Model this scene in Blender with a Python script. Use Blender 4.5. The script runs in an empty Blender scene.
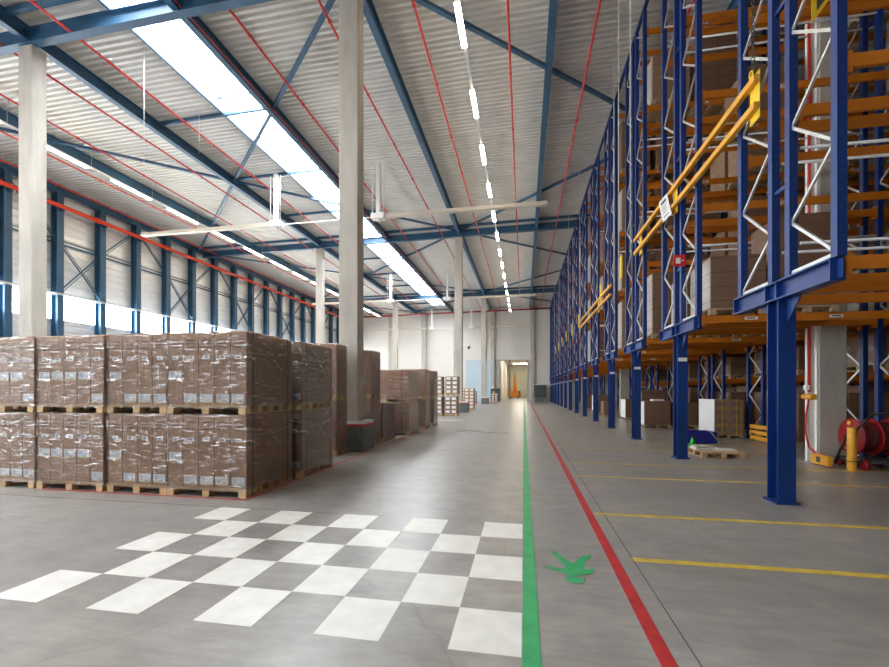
import bpy, bmesh, math, random
from mathutils import Vector, Matrix
random.seed(7)
SC = bpy.context.scene
COL = SC.collection
PI = math.pi

# ------------------------------------------------------------------ materials
def new_mat(name):
    m = bpy.data.materials.new(name); m.use_nodes = True
    nt = m.node_tree; b = nt.nodes['Principled BSDF']
    return m, nt, b

def mat(name, col, rough=.6, metal=0.0, noise=0.0, nscale=5.0, bump=0.0, bscale=30.0, coat=0.0, stretch=None, spec=None):
    m, nt, b = new_mat(name)
    b.inputs['Roughness'].default_value = rough
    b.inputs['Metallic'].default_value = metal
    b.inputs['Coat Weight'].default_value = coat
    b.inputs['Coat Roughness'].default_value = .12
    if spec is not None: b.inputs['Specular IOR Level'].default_value = spec
    c4 = (*col, 1)
    b.inputs['Base Color'].default_value = c4
    if noise or bump:
        tc = nt.nodes.new('ShaderNodeTexCoord')
        mp = nt.nodes.new('ShaderNodeMapping')
        nt.links.new(tc.outputs['Object'], mp.inputs[0])
        if stretch: mp.inputs['Scale'].default_value = stretch
    if noise:
        n = nt.nodes.new('ShaderNodeTexNoise'); n.inputs['Scale'].default_value = nscale; n.inputs['Detail'].default_value = 6
        nt.links.new(mp.outputs[0], n.inputs['Vector'])
        r = nt.nodes.new('ShaderNodeValToRGB')
        r.color_ramp.elements[0].position = .3; r.color_ramp.elements[1].position = .7
        r.color_ramp.elements[0].color = (*[max(0, x*(1-noise)) for x in col], 1)
        r.color_ramp.elements[1].color = (*[min(1, x*(1+noise)) for x in col], 1)
        nt.links.new(n.outputs['Fac'], r.inputs[0]); nt.links.new(r.outputs[0], b.inputs['Base Color'])
    if bump:
        n2 = nt.nodes.new('ShaderNodeTexNoise'); n2.inputs['Scale'].default_value = bscale; n2.inputs['Detail'].default_value = 4
        nt.links.new(mp.outputs[0], n2.inputs['Vector'])
        bp = nt.nodes.new('ShaderNodeBump'); bp.inputs['Strength'].default_value = bump; bp.inputs['Distance'].default_value = .02
        nt.links.new(n2.outputs['Fac'], bp.inputs['Height']); nt.links.new(bp.outputs[0], b.inputs['Normal'])
        nt.links.new(bp.outputs[0], b.inputs['Coat Normal'])
    return m

def emit(name, col, strength):
    m = bpy.data.materials.new(name); m.use_nodes = True
    nt = m.node_tree; nt.nodes.clear()
    e = nt.nodes.new('ShaderNodeEmission'); e.inputs[0].default_value = (*col, 1); e.inputs[1].default_value = strength
    o = nt.nodes.new('ShaderNodeOutputMaterial'); nt.links.new(e.outputs[0], o.inputs[0])
    return m

M = {}
M['blue'] = mat('rack_blue', (.002, .03, .17), .4, noise=.12, nscale=2)
M['orange'] = mat('beam_orange', (.56, .17, .008), .42, noise=.1, nscale=3)
M['yellow'] = mat('guard_yellow', (.78, .38, .03), .45, noise=.08, nscale=6)
M['yellow_bright'] = mat('sign_yellow', (.9, .6, .02), .5)
M['galv'] = mat('galvanised', (.62, .63, .63), .35, metal=.55, noise=.1, nscale=8)
M['steel_blue'] = mat('steel_petrol', (.035, .105, .19), .42, noise=.15, nscale=1.5)
M['deck'] = mat('roof_deck', (.68, .67, .64), .5, metal=.15, noise=.06, nscale=1.2)
M['cladding'] = mat('wall_cladding', (.82, .84, .85), .3, metal=.3, noise=.06, nscale=.8)
M['panel'] = mat('sandwich_panel', (.68, .655, .61), .55, noise=.03, nscale=.4)
M['pale_blue'] = mat('pale_blue_panel', (.5, .6, .66), .5)
M['concrete'] = mat('column_concrete', (.46, .43, .38), .8, noise=.16, nscale=3, bump=.15, bscale=14, stretch=(1, 1, .25))
M['red_pipe'] = mat('pipe_red', (.62, .03, .025), .4)
M['red_bright'] = mat('pipe_red_main', (.8, .06, .02), .35)
M['white'] = mat('white_paint', (.8, .8, .78), .5)
M['paper'] = mat('label_paper', (.78, .79, .8), .6)
M['ink'] = mat('label_ink', (.06, .06, .07), .6)
M['print'] = mat('carton_print_and_gap_shade', (.1, .06, .045), .8)  # printed text, and the shade painted between tall cartons
M['wood'] = mat('pallet_wood', (.56, .38, .2), .75, noise=.22, nscale=4, bump=.1, bscale=25)
M['wood_dull'] = mat('pallet_wood_dull', (.42, .3, .18), .8, noise=.22, nscale=4)
M['strap'] = mat('strap_green', (.015, .07, .035), .4)
M['black'] = mat('black_rubber', (.015, .015, .016), .5)
M['dark'] = mat('dark_grey', (.06, .065, .07), .5)
M['guard_grey'] = mat('column_guard_grey', (.13, .15, .14), .55, noise=.2, nscale=5)
M['green'] = mat('cone_green', (.02, .55, .05), .4)
M['deep_blue'] = mat('tray_blue', (.01, .02, .25), .35)
M['drum_red'] = mat('drum_red', (.33, .01, .015), .35)
M['hose'] = mat('hose_red_dark', (.11, .008, .01), .5, bump=.3, bscale=60)
M['machine_orange'] = mat('machine_orange', (.85, .28, .01), .4)
M['cable'] = mat('steel_cable', (.6, .6, .57), .45)
M['duct'] = mat('bar_beige', (.6, .55, .47), .45, metal=.2)
M['sign_red'] = mat('sign_red', (.65, .02, .03), .4)
M['daylight'] = emit('daylight_diffuser', (.93, .97, 1.0), 17.0)
M['window_light'] = emit('window_daylight', (.93, .97, 1.0), 24.0)
M['tube'] = emit('fluorescent_tube', (1.0, .86, .62), 28.0)
M['tube_cool'] = emit('fluorescent_cool', (1.0, .9, .72), 60.0)

def carton_mat(name, col, seams=False, coat=0.0):
    m = mat(name, col, .62, noise=.1, nscale=2.2, bump=.35 if coat else .08, bscale=7 if coat else 20, coat=coat, stretch=(1, 1, 3.2) if coat else None)
    if seams:
        nt = m.node_tree; b = nt.nodes['Principled BSDF']
        src = b.inputs['Base Color'].links[0].from_socket
        tc = nt.nodes.new('ShaderNodeTexCoord'); sp = nt.nodes.new('ShaderNodeSeparateXYZ')
        nt.links.new(tc.outputs['Object'], sp.inputs[0])
        prev = None
        for ax, per in (('X', .5), ('Y', .5), ('Z', .27)):
            a = nt.nodes.new('ShaderNodeMath'); a.operation = 'PINGPONG'; a.inputs[1].default_value = per/2
            nt.links.new(sp.outputs[ax], a.inputs[0])
            l = nt.nodes.new('ShaderNodeMath'); l.operation = 'LESS_THAN'; l.inputs[1].default_value = .006
            nt.links.new(a.outputs[0], l.inputs[0])
            if prev is None: prev = l.outputs[0]
            else:
                mx = nt.nodes.new('ShaderNodeMath'); mx.operation = 'MAXIMUM'
                nt.links.new(prev, mx.inputs[0]); nt.links.new(l.outputs[0], mx.inputs[1]); prev = mx.outputs[0]
        mix = nt.nodes.new('ShaderNodeMix'); mix.data_type = 'RGBA'
        nt.links.new(prev, mix.inputs['Factor']); nt.links.new(src, mix.inputs['A'])
        mix.inputs['B'].default_value = (*[x*.35 for x in col], 1)
        nt.links.new(mix.outputs['Result'], b.inputs['Base Color'])
    return m
M['carton'] = carton_mat('carton_brown', (.44, .26, .155))
M['carton_red'] = carton_mat('carton_reddish', (.42, .225, .135))
M['carton_side'] = carton_mat('carton_grey_brown', (.34, .22, .145))
M['load_brown'] = carton_mat('load_brown', (.2, .115, .07), True, .5)
M['load_tan'] = carton_mat('load_tan', (.3, .19, .115), True, .4)
M['load_pale'] = carton_mat('load_pale', (.55, .5, .45), True, .6)
M['load_plain'] = carton_mat('load_plain', (.2, .11, .065), False, .25)

def wrap_mat():
    m = bpy.data.materials.new('stretch_film'); m.use_nodes = True
    nt = m.node_tree; nt.nodes.clear(); N = nt.nodes.new; L = nt.links.new
    o = N('ShaderNodeOutputMaterial'); tr = N('ShaderNodeBsdfTransparent'); gl = N('ShaderNodeBsdfGlossy'); mix = N('ShaderNodeMixShader')
    df = N('ShaderNodeBsdfDiffuse'); df.inputs[0].default_value = (.85, .87, .9, 1)
    gl.inputs['Roughness'].default_value = .14; gl.inputs['Color'].default_value = (1, 1, 1, 1)
    tc = N('ShaderNodeTexCoord'); mp = N('ShaderNodeMapping'); mp.inputs['Scale'].default_value = (1.1, 1.1, 7); mp.inputs['Rotation'].default_value = (.12, .1, 0)
    L(tc.outputs['Object'], mp.inputs[0])
    n = N('ShaderNodeTexNoise'); n.inputs['Scale'].default_value = 3.2; n.inputs['Detail'].default_value = 5; n.inputs['Distortion'].default_value = .7
    L(mp.outputs[0], n.inputs['Vector'])
    bp = N('ShaderNodeBump'); bp.inputs['Strength'].default_value = 1.0; bp.inputs['Distance'].default_value = .05
    L(n.outputs['Fac'], bp.inputs['Height']); L(bp.outputs[0], gl.inputs['Normal'])
    # folds of film: more layers where the film is bunched
    n2 = N('ShaderNodeTexNoise'); n2.inputs['Scale'].default_value = 5; n2.inputs['Detail'].default_value = 4; n2.inputs['Distortion'].default_value = 1.2
    mp2 = N('ShaderNodeMapping'); mp2.inputs['Scale'].default_value = (.8, .8, 5); mp2.inputs['Rotation'].default_value = (-.2, .25, .1)
    L(tc.outputs['Object'], mp2.inputs[0]); L(mp2.outputs[0], n2.inputs['Vector'])
    rp = N('ShaderNodeValToRGB'); rp.color_ramp.elements[0].position = .55; rp.color_ramp.elements[1].position = .74
    rp.color_ramp.elements[0].color = (.0, .0, .0, 1); rp.color_ramp.elements[1].color = (.72, .72, .72, 1)
    L(n2.outputs['Fac'], rp.inputs[0])
    m2 = N('ShaderNodeMixShader'); m2.inputs[0].default_value = .16
    L(gl.outputs[0], m2.inputs[1]); L(df.outputs[0], m2.inputs[2])
    fr = N('ShaderNodeFresnel'); fr.inputs[0].default_value = 1.4; L(bp.outputs[0], fr.inputs['Normal'])
    ad = N('ShaderNodeMath'); ad.operation = 'ADD'; L(rp.outputs[0], ad.inputs[0]); L(fr.outputs[0], ad.inputs[1]); ad.use_clamp = True
    L(ad.outputs[0], mix.inputs[0]); L(tr.outputs[0], mix.inputs[1]); L(m2.outputs[0], mix.inputs[2]); L(mix.outputs[0], o.inputs[0])
    return m
M['wrap'] = wrap_mat()

def floor_mat():
    m, nt, b = new_mat('polished_concrete'); N = nt.nodes.new; L = nt.links.new
    tc = N('ShaderNodeTexCoord')
    n1 = N('ShaderNodeTexNoise'); n1.inputs['Scale'].default_value = .35; n1.inputs['Detail'].default_value = 8; n1.inputs['Roughness'].default_value = .65
    mp = N('ShaderNodeMapping'); mp.inputs['Scale'].default_value = (.5, 1.6, 1); L(tc.outputs['Object'], mp.inputs[0]); L(mp.outputs[0], n1.inputs['Vector'])
    r = N('ShaderNodeValToRGB'); r.color_ramp.elements[0].position = .3; r.color_ramp.elements[1].position = .72
    r.color_ramp.elements[0].color = (.245, .232, .218, 1); r.color_ramp.elements[1].color = (.385, .366, .345, 1)
    L(n1.outputs['Fac'], r.inputs[0])
    # finer random mottling over the whole floor
    sp = N('ShaderNodeSeparateXYZ'); L(tc.outputs['Object'], sp.inputs[0])
    n3 = N('ShaderNodeTexNoise'); n3.inputs['Scale'].default_value = 3; n3.inputs['Detail'].default_value = 8; L(tc.outputs['Object'], n3.inputs['Vector'])
    r3 = N('ShaderNodeValToRGB'); r3.color_ramp.elements[0].position = .35; r3.color_ramp.elements[1].position = .65
    r3.color_ramp.elements[0].color = (.86, .86, .86, 1); r3.color_ramp.elements[1].color = (1.06, 1.06, 1.06, 1)
    L(n3.outputs['Fac'], r3.inputs[0])
    mul = N('ShaderNodeMix'); mul.data_type = 'RGBA'; mul.blend_type = 'MULTIPLY'; mul.inputs['Factor'].default_value = 1
    L(r.outputs[0], mul.inputs['A']); L(r3.outputs[0], mul.inputs['B'])
    vo = N('ShaderNodeTexVoronoi'); vo.feature = 'DISTANCE_TO_EDGE'; vo.inputs['Scale'].default_value = .55
    nd = N('ShaderNodeTexNoise'); nd.inputs['Scale'].default_value = 2.5; nd.inputs['Detail'].default_value = 6; L(tc.outputs['Object'], nd.inputs['Vector'])
    av = N('ShaderNodeMix'); av.data_type = 'VECTOR'; av.inputs['Factor'].default_value = .22; L(tc.outputs['Object'], av.inputs['A']); L(nd.outputs['Color'], av.inputs['B']); L(av.outputs['Result'], vo.inputs['Vector'])
    rc = N('ShaderNodeValToRGB'); rc.color_ramp.elements[0].position = 0; rc.color_ramp.elements[1].position = .005
    rc.color_ramp.elements[0].color = (.84, .84, .84, 1); rc.color_ramp.elements[1].color = (1, 1, 1, 1); L(vo.outputs['Distance'], rc.inputs[0])
    n5 = N('ShaderNodeTexNoise'); n5.inputs['Scale'].default_value = 9; n5.inputs['Detail'].default_value = 9; n5.inputs['Roughness'].default_value = .7
    mp5 = N('ShaderNodeMapping'); mp5.inputs['Scale'].default_value = (.35, 1.5, 1); L(tc.outputs['Object'], mp5.inputs[0]); L(mp5.outputs[0], n5.inputs['Vector'])
    r5 = N('ShaderNodeValToRGB'); r5.color_ramp.elements[0].position = .36; r5.color_ramp.elements[1].position = .6
    r5.color_ramp.elements[0].color = (.86, .85, .84, 1); r5.color_ramp.elements[1].color = (1.03, 1.03, 1.03, 1); L(n5.outputs['Fac'], r5.inputs[0])
    m5 = N('ShaderNodeMix'); m5.data_type = 'RGBA'; m5.blend_type = 'MULTIPLY'; m5.inputs['Factor'].default_value = 1; L(mul.outputs['Result'], m5.inputs['A']); L(r5.outputs[0], m5.inputs['B'])
    m6 = N('ShaderNodeMix'); m6.data_type = 'RGBA'; m6.blend_type = 'MULTIPLY'; m6.inputs['Factor'].default_value = 1; L(m5.outputs['Result'], m6.inputs['A']); L(rc.outputs[0], m6.inputs['B'])
    L(m6.outputs['Result'], b.inputs['Base Color'])
    rr = N('ShaderNodeMapRange'); rr.inputs['To Min'].default_value = .2; rr.inputs['To Max'].default_value = .42
    L(n1.outputs['Fac'], rr.inputs[0]); L(rr.outputs[0], b.inputs['Roughness'])
    b.inputs['Specular IOR Level'].default_value = .5
    bp = N('ShaderNodeBump'); bp.inputs['Strength'].default_value = .06; bp.inputs['Distance'].default_value = .01
    L(n3.outputs['Fac'], bp.inputs['Height']); L(bp.outputs[0], b.inputs['Normal'])
    return m
M['floor'] = floor_mat()
def paint(name, col, wear=.12):
    return mat(name, col, .42, noise=wear, nscale=6)
M['p_white'] = paint('floor_paint_white', (.76, .75, .71), .07)
M['p_green'] = paint('floor_paint_green', (.03, .36, .13), .2)
M['p_red'] = paint('floor_paint_red', (.46, .03, .032), .25)
M['p_yellow'] = paint('floor_paint_yellow', (.66, .47, .06), .22)
M['joint'] = mat('floor_joint', (.1, .095, .09), .9)

# ------------------------------------------------------------------ mesh building
class MB:
    def __init__(self, *mats): self.v = []; self.f = []; self.mi = []; self.sm = []; self.mats = list(mats)
    def poly(self, pts, mi=0):
        b = len(self.v); self.v += [tuple(p) for p in pts]; self.f.append(tuple(range(b, b+len(pts)))); self.mi.append(mi); self.sm.append(False)
    def box(self, x0, x1, y0, y1, z0, z1, mi=0):
        b = len(self.v)
        self.v += [(x0,y0,z0),(x1,y0,z0),(x1,y1,z0),(x0,y1,z0),(x0,y0,z1),(x1,y0,z1),(x1,y1,z1),(x0,y1,z1)]
        for q in ((0,3,2,1),(4,5,6,7),(0,1,5,4),(1,2,6,5),(2,3,7,6),(3,0,4,7)):
            self.f.append(tuple(b+i for i in q)); self.mi.append(mi); self.sm.append(False)
        return self
    def bar(self, p, q, w, h, mi=0, up=(0,0,1)):
        p = Vector(p); q = Vector(q); d = (q-p).normalized(); u = Vector(up)
        if abs(d.dot(u)) > .98: u = Vector((0,1,0))
        s = d.cross(u).normalized(); t = s.cross(d).normalized()
        b = len(self.v)
        for e in (p, q):
            for a, c in ((-1,-1),(1,-1),(1,1),(-1,1)): self.v.append(tuple(e+s*a*w/2+t*c*h/2))
        for k in ((3,2,1,0),(4,5,6,7),(0,1,5,4),(1,2,6,5),(2,3,7,6),(3,0,4,7)):
            self.f.append(tuple(b+i for i in k)); self.mi.append(mi); self.sm.append(False)
        return self
    def cyl(self, p, q, r, n=10, mi=0, r2=None, smooth=True, caps=True):
        p = Vector(p); q = Vector(q); r2 = r if r2 is None else r2
        d = (q-p).normalized(); u = Vector((0,0,1)) if abs(d.z) < .9 else Vector((1,0,0))
        s = d.cross(u).normalized(); t = d.cross(s).normalized(); b = len(self.v)
        for e, rr in ((p, r), (q, r2)):
            for k in range(n):
                a = 2*PI*k/n; self.v.append(tuple(e+s*math.cos(a)*rr+t*math.sin(a)*rr))
        for k in range(n):
            k2 = (k+1) % n; self.f.append((b+k, b+n+k, b+n+k2, b+k2)); self.mi.append(mi); self.sm.append(smooth)
        if caps:
            self.f.append(tuple(b+k for k in range(n))); self.mi.append(mi); self.sm.append(False)
            self.f.append(tuple(b+n+k for k in reversed(range(n)))); self.mi.append(mi); self.sm.append(False)
        return self
    def tube(self, pts, r, n=8, mi=0):
        for a, c in zip(pts, pts[1:]): self.cyl(a, c, r, n, mi)
        return self
    def ring(self, c, axis, R, r, n=20, k=6, mi=0):
        c = Vector(c); ax = Vector(axis).normalized(); u = Vector((0,0,1)) if abs(ax.z) < .9 else Vector((1,0,0))
        s = ax.cross(u).normalized(); t = ax.cross(s).normalized(); b = len(self.v)
        for i in range(n):
            a = 2*PI*i/n; rad = s*math.cos(a)+t*math.sin(a)
            for j in range(k):
                e = 2*PI*j/k; self.v.append(tuple(c+rad*(R+r*math.cos(e))+ax*r*math.sin(e)))
        for i in range(n):
            for j in range(k):
                i2 = (i+1) % n; j2 = (j+1) % k
                self.f.append((b+i*k+j, b+i2*k+j, b+i2*k+j2, b+i*k+j2)); self.mi.append(mi); self.sm.append(True)
        return self
    def ibeam(self, axis, a0, a1, c, z0, w, h, tf=.02, tw=.015, mi=0, slope=0.0):
        # axis 'x': runs along x from a0 to a1 at y=c; 'y': runs along y at x=c; z0 = underside
        def bx(o0, o1, za, zb):
            if axis == 'y': self.box(c+o0, c+o1, a0, a1, z0+za, z0+zb, mi)
            else:
                b = len(self.v); s0 = slope*a0; s1 = slope*a1
                self.v += [(a0,c+o0,z0+za+s0),(a1,c+o0,z0+za+s1),(a1,c+o1,z0+za+s1),(a0,c+o1,z0+za+s0),
                           (a0,c+o0,z0+zb+s0),(a1,c+o0,z0+zb+s1),(a1,c+o1,z0+zb+s1),(a0,c+o1,z0+zb+s0)]
                for q in ((0,3,2,1),(4,5,6,7),(0,1,5,4),(1,2,6,5),(2,3,7,6),(3,0,4,7)):
                    self.f.append(tuple(b+i for i in q)); self.mi.append(mi); self.sm.append(False)
        bx(-w/2, w/2, 0, tf); bx(-w/2, w/2, h-tf, h); bx(-tw/2, tw/2, tf, h-tf)
        return self
    def mesh(self, name):
        me = bpy.data.meshes.new(name); me.from_pydata(self.v, [], self.f)
        for m in self.mats: me.materials.append(m)
        me.polygons.foreach_set('material_index', self.mi); me.polygons.foreach_set('use_smooth', self.sm)
        me.update(); return me
    def build(self, name, parent=None, loc=(0,0,0)):
        return link(name, self.mesh(name), parent, loc)

def link(name, data, parent=None, loc=(0,0,0)):
    o = bpy.data.objects.new(name, data); COL.objects.link(o); o.location = loc
    if parent: o.parent = parent
    return o
def tag(o, label=None, cat=None, group=None, kind=None):
    if label: o['label'] = label
    if cat: o['category'] = cat
    if group: o['group'] = group
    if kind: o['kind'] = kind
    return o
def thing(name, label, cat, loc=(0,0,0), group=None, kind=None):
    return tag(link(name, None, None, loc), label, cat, group, kind)
def bevel(o, w, seg=2):
    b = o.modifiers.new('bevel', 'BEVEL'); b.width = w; b.segments = seg; b.limit_method = 'ANGLE'; return o
ORD = ['first','second','third','fourth','fifth','sixth','seventh','eighth','ninth','tenth','eleventh','twelfth','thirteenth','fourteenth','fifteenth','sixteenth','seventeenth','eighteenth','nineteenth','twentieth','twenty-first','twenty-second','twenty-third','twenty-fourth','twenty-fifth','twenty-sixth','twenty-seventh','twenty-eighth','twenty-ninth','thirtieth']

SL = .015                                  # the roof's slope across the hall
def zb(x): return 11.65 + SL*(x+4.2)       # underside of the main beams
def zd(x): return zb(x) + .62              # underside of the deck
YB, YF = -14.0, 56.0                        # rear end built, far wall
XW = -23.75                                # left wall face
GRID = [9.95, 27.95, 45.95]

# ------------------------------------------------------------------ floor
fl = MB(M['floor']); fl.box(-24.2, 18, YB, 86, -.2, 0); FLOOR = fl.build('floor'); tag(FLOOR, kind='structure')
def marking(name, mb, label=None):
    o = mb.build(name, FLOOR)
    if label: o['label'] = label
    return o
T, TY, X0, Y0 = .4206, .4823, -.012, 4.835
ck = MB(M['p_white'])
for r in range(5):
    for c in range(9):
        if (r+c) % 2 == 0:
            ck.box(X0-(c+1)*T, X0-c*T, Y0-(r+1)*TY, Y0-r*TY, .0005, .002)
marking('checkerboard_marking', ck, 'white painted checkerboard squares')
marking('green_line', MB(M['p_green']).box(-.008, .095, YB, 55.8, .0005, .0035), 'green painted walkway line')
marking('red_line', MB(M['p_red']).box(.735, .822, YB, 50, .0005, .0035), 'red painted line')
for k in range(-1, 13):
    for off in (1.35, 2.75):
        y = 6.36+3.7*k+off
        if y < 52: marking('yellow_line', MB(M['p_yellow']).box((.95 if y < 4.5 else .84 if y < 6 else .9), 6.6, y-.042, y+.042, .0004, .002))
pic = [(.24,4.08),(.3,4.06),(.36,3.92),(.42,3.81),(.47,3.92),(.53,4.01),(.61,4.06),(.58,3.96),(.52,3.87),(.51,3.77),(.49,3.71),(.53,3.7),(.56,3.75),(.58,3.73),(.56,3.65),(.51,3.6),(.46,3.6),(.41,3.55),(.37,3.55),(.33,3.6),(.25,3.64),(.17,3.7),(.18,3.73),(.26,3.7),(.33,3.68),(.35,3.76),(.29,3.91)]
pg = MB(M['p_green']); pg.poly([(x, y, .003) for x, y in reversed(pic)])
pg.poly([(.395+.075*math.cos(a), 3.485+.055*math.sin(a), .003) for a in [k*PI/8 for k in range(16)]])
marking('walking_person_symbol', pg, 'green painted walking person symbol')
jn = MB(M['joint']); jn.box(-23.5, -2.2, 4.84, 4.848, .0003, .0012); jn.box(.945, .953, YB, 55, .0003, .0012)
for y in (14.2, 23.4, 32.6): jn.box(-20, .94, y, y+.008, .0003, .0012)
for y in (8.15, 17.5): jn.box(.96, 14, y, y+.008, .0003, .0012)
marking('floor_joint', jn)
marking('white_floor_mark', MB(M['p_white']).box(-4.6, -3.0, 20.6, 21.0, .0005, .002), 'white floor patch')
for y in (5.22,):
    marking('red_line', MB(M['p_red']).box(-7.2, -3.72, y-.03, y+.02, .0005, .002)); 
marking('red_line', MB(M['p_red']).box(-3.735, -3.69, 5.19, 16, .0005, .002))

# ------------------------------------------------------------------ roof
def deck(x0, x1):
    mb = MB(M['deck']); per = .22; y = YB-.5; prof = []
    while y < YF+.6:
        prof += [(y, 0), (y+.09, 0), (y+.12, .09), (y+.19, .09)]; y += per
    n = len(prof)
    for x in (x0, x1):
        for (yy, dz) in prof: mb.v.append((x, yy, zd(x)+dz))
    for i in range(n-1): mb.f.append((i, i+1, n+i+1, n+i)); mb.mi.append(0); mb.sm.append(False)
    return mb
SK0, SK1 = -11.2, -9.5
tag(deck(-24.3, SK0).build('ceiling'), kind='structure')
tag(deck(SK1, 16.2).build('ceiling'), kind='structure')
rf = MB(M['dark']); rf.box(-24.6, SK0-.1, YB-.5, YF+1, 12.45, 12.6); rf.box(SK1+.1, 16.5, YB-.5, YF+1, 12.75, 12.9)  # outer roof slab, added above the deck to block outside light
tag(rf.build('ceiling'), kind='structure')  # added outer slab that blocks outside light, not the ceiling itself
# skylight: curb, glazing bars and one pane per bay
sky = thing('skylight', 'long bright ridge rooflight running lengthwise between dark roof beams', 'skylight', (0,0,0), kind='structure')
cb = MB(M['white']); cb.box(SK0-.06, SK0, YB, 53.6, 12.05, 12.6); cb.box(SK1, SK1+.06, YB, 53.6, 12.1, 12.6); cb.box(SK0, SK1, 52.2, 52.3, 12.1, 12.6)
cb.build('curb', sky)
fb = MB(M['steel_blue']); fb.box(SK0-.1, SK0-.02, YB, 53.6, 12.0, 12.14); fb.box(SK0+.1, SK0+.14, YB, 53.5, 12.3, 12.36); fb.build('edge_frame', sky)
MB(M['deck']).box(SK0, SK1, 52.3, YF+.5, 12.15, 12.3).build('end_panel', sky)
MB(M['daylight']).box(SK0, SK1, YB, 52.2, 12.5, 12.52).build('daylight_pane', sky)
for k in range(-2, 13):
    MB(M['steel_blue']).box(SK0, SK1, -4+4.5*k-.03, -4+4.5*k+.03, 12.3, 12.36).build('glazing_bar', sky)

cnt = 0
names_x = {-19.2:'above the left light line', -14.2:'above the left concrete columns', -9.2:'beside the rooflight', -4.2:'above the middle concrete columns', .8:'right of the middle light line', 5.8:'above the rack columns'}
for x, wh in names_x.items():
    z = zb(x)
    mb = MB(M['steel_blue']); mb.ibeam('y', YB, YF, x, z+.14, .2, .42)
    tag(mb.build('roof_purlin_beam'), 'dark blue lengthwise steel roof beam '+wh, 'beam', kind='structure')
for i, y in enumerate(GRID):
    mb = MB(M['steel_blue']); mb.ibeam('x', XW+.2, 15.8, y, 11.65+SL*4.2, .24, .42, slope=SL)
    tag(mb.build('roof_main_beam'), f'deep blue crosswise main roof beam, {ORD[i]} from the camera', 'beam', kind='structure')
    mb = MB(M['steel_blue']); mb.bar((XW+.2, y-.55, zb(XW)+.5), (15.8, y-.55, zb(15.8)+.5), .12, .14)
    tag(mb.build('roof_strut'), f'thin blue crosswise strut just before the {ORD[i]} main roof beam', 'beam', kind='structure')
ci = 0
for bay in (-1, 0, 1, 2):
    for q in (4.5, 9, 13.5):
        y = 9.95+18*bay+q
        if y < YB+1 or y > YF-1: continue
        mb = MB(M['steel_blue']); mb.bar((-14.1, y, zb(-14)+.48), (-9.3, y, zb(-9.3)+.48), .1, .12)
        tag(mb.build('roof_strut'), f'short blue crosswise roof strut over the rooflight edge, {ORD[ci]} from the camera', 'beam', kind='structure'); ci += 1
di = 0
def diag(x0, y0, x1, y1, wh):
    y0c, y1c = y0, y1
    if y1 > YF-.3: t = (YF-.3-y0)/(y1-y0); x1 = x0+(x1-x0)*t; y1 = YF-.3
    if y0 < YB: t = (YB-y0)/(y1-y0); x0 = x0+(x1-x0)*t; y0 = YB
    mb = MB(M['steel_blue']); mb.bar((x0, y0, zb(x0)+.4), (x1, y1, zb(x1)+.4), .13, .1)
    tag(mb.build('roof_diagonal_brace'), 'blue diagonal roof brace '+wh, 'brace', kind='structure')
for bi, b in enumerate((-1, 0, 1, 2)):
    y = 9.95+18*b; w = ['above the camera end','in the first bay','in the second bay','in the third bay'][bi]
    diag(-4.2, y, -14.2, y+9, w+' from middle columns out to left beam')
    diag(-14.2, y+9, -4.2, y+18, w+' from left beam back to middle columns')
    diag(-4.2, y, 5.8, y+9, w+' from middle columns out towards racks')
    diag(5.8, y+9, -4.2, y+18, w+' from racks back to middle columns')
    diag(-23.4, y+.5, -14.2, y+9, w+' from left wall to left columns line')
    diag(-14.2, y+9, -23.4, y+17.5, w+' returning to left wall')

# sprinkler pipes
for i, (x, wh) in enumerate([(-22.3,'along the left wall'),(-19.9,'just left of the left light line'),(-17.5,'right of the left light line'),(-15.0,'just left of the left columns'),(-12.6,'right of the left columns'),(-7.75,'right of the rooflight'),(-5.3,'just left of the middle columns'),(-2.88,'left of the middle light line'),(-.42,'right of the middle light line'),(2.0,'just before the blue racks'),(4.45,'above the blue racks')]):
    z = zb(x)+.1
    mb = MB(M['red_pipe'])
    mb.cyl((x, YB, z), (x, YF-.3, z), .036, 8)
    y = YB+1
    while y < YF-1:
        mb.cyl((x, y, z), (x, y+.09, z), .052, 8); mb.cyl((x, y+.7, z), (x, y+.7, z-.12), .015, 5); y += 3
    p = mb.build('sprinkler_pipe'); tag(p, 'red sprinkler pipe running lengthwise under the roof, '+wh, 'pipe', 'red sprinkler pipes')
    hb = MB(M['galv']); y = 1.2
    while y < 48: hb.cyl((x, y, z+.03), (x, y, zd(x)), .008, 5); y += 5
    hb.build('hanger_rods', p)
mb = MB(M['red_pipe']); mb.cyl((-10.3, YB, 12.1), (-10.3, 53, 12.1), .022, 6)
tag(mb.build('thin_red_conduit'), 'hair-thin red line running under the bright rooflight', 'pipe')
mb = MB(M['red_pipe']); mb.cyl((-9.02, YB, 11.75), (-9.02, 53, 11.75), .014, 6)
tag(mb.build('thin_red_conduit'), 'hair-thin red line along the dark beam beside the rooflight', 'pipe')
mp = MB(M['red_bright']); mp.cyl((-23.1, YB, 10.83), (-23.1, YF-.4, 10.83), .11, 14)
y = YB+2
while y < YF-2: mp.cyl((-23.1, y, 10.83), (-23.1, y+.16, 10.83), .14, 14); y += 4.5
WP = mp.build('sprinkler_main_pipe'); tag(WP, 'thick bright red sprinkler main along the left window wall', 'pipe')
br = MB(M['steel_blue'])
mp = MB(M['drum_red']); mp.cyl((-23.2, YF-1.2, 11.35), (15, YF-1.2, 11.9), .1, 12)
tag(mp.build('sprinkler_main_pipe'), 'dark red sprinkler main crossing in front of the far end wall', 'pipe')

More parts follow.
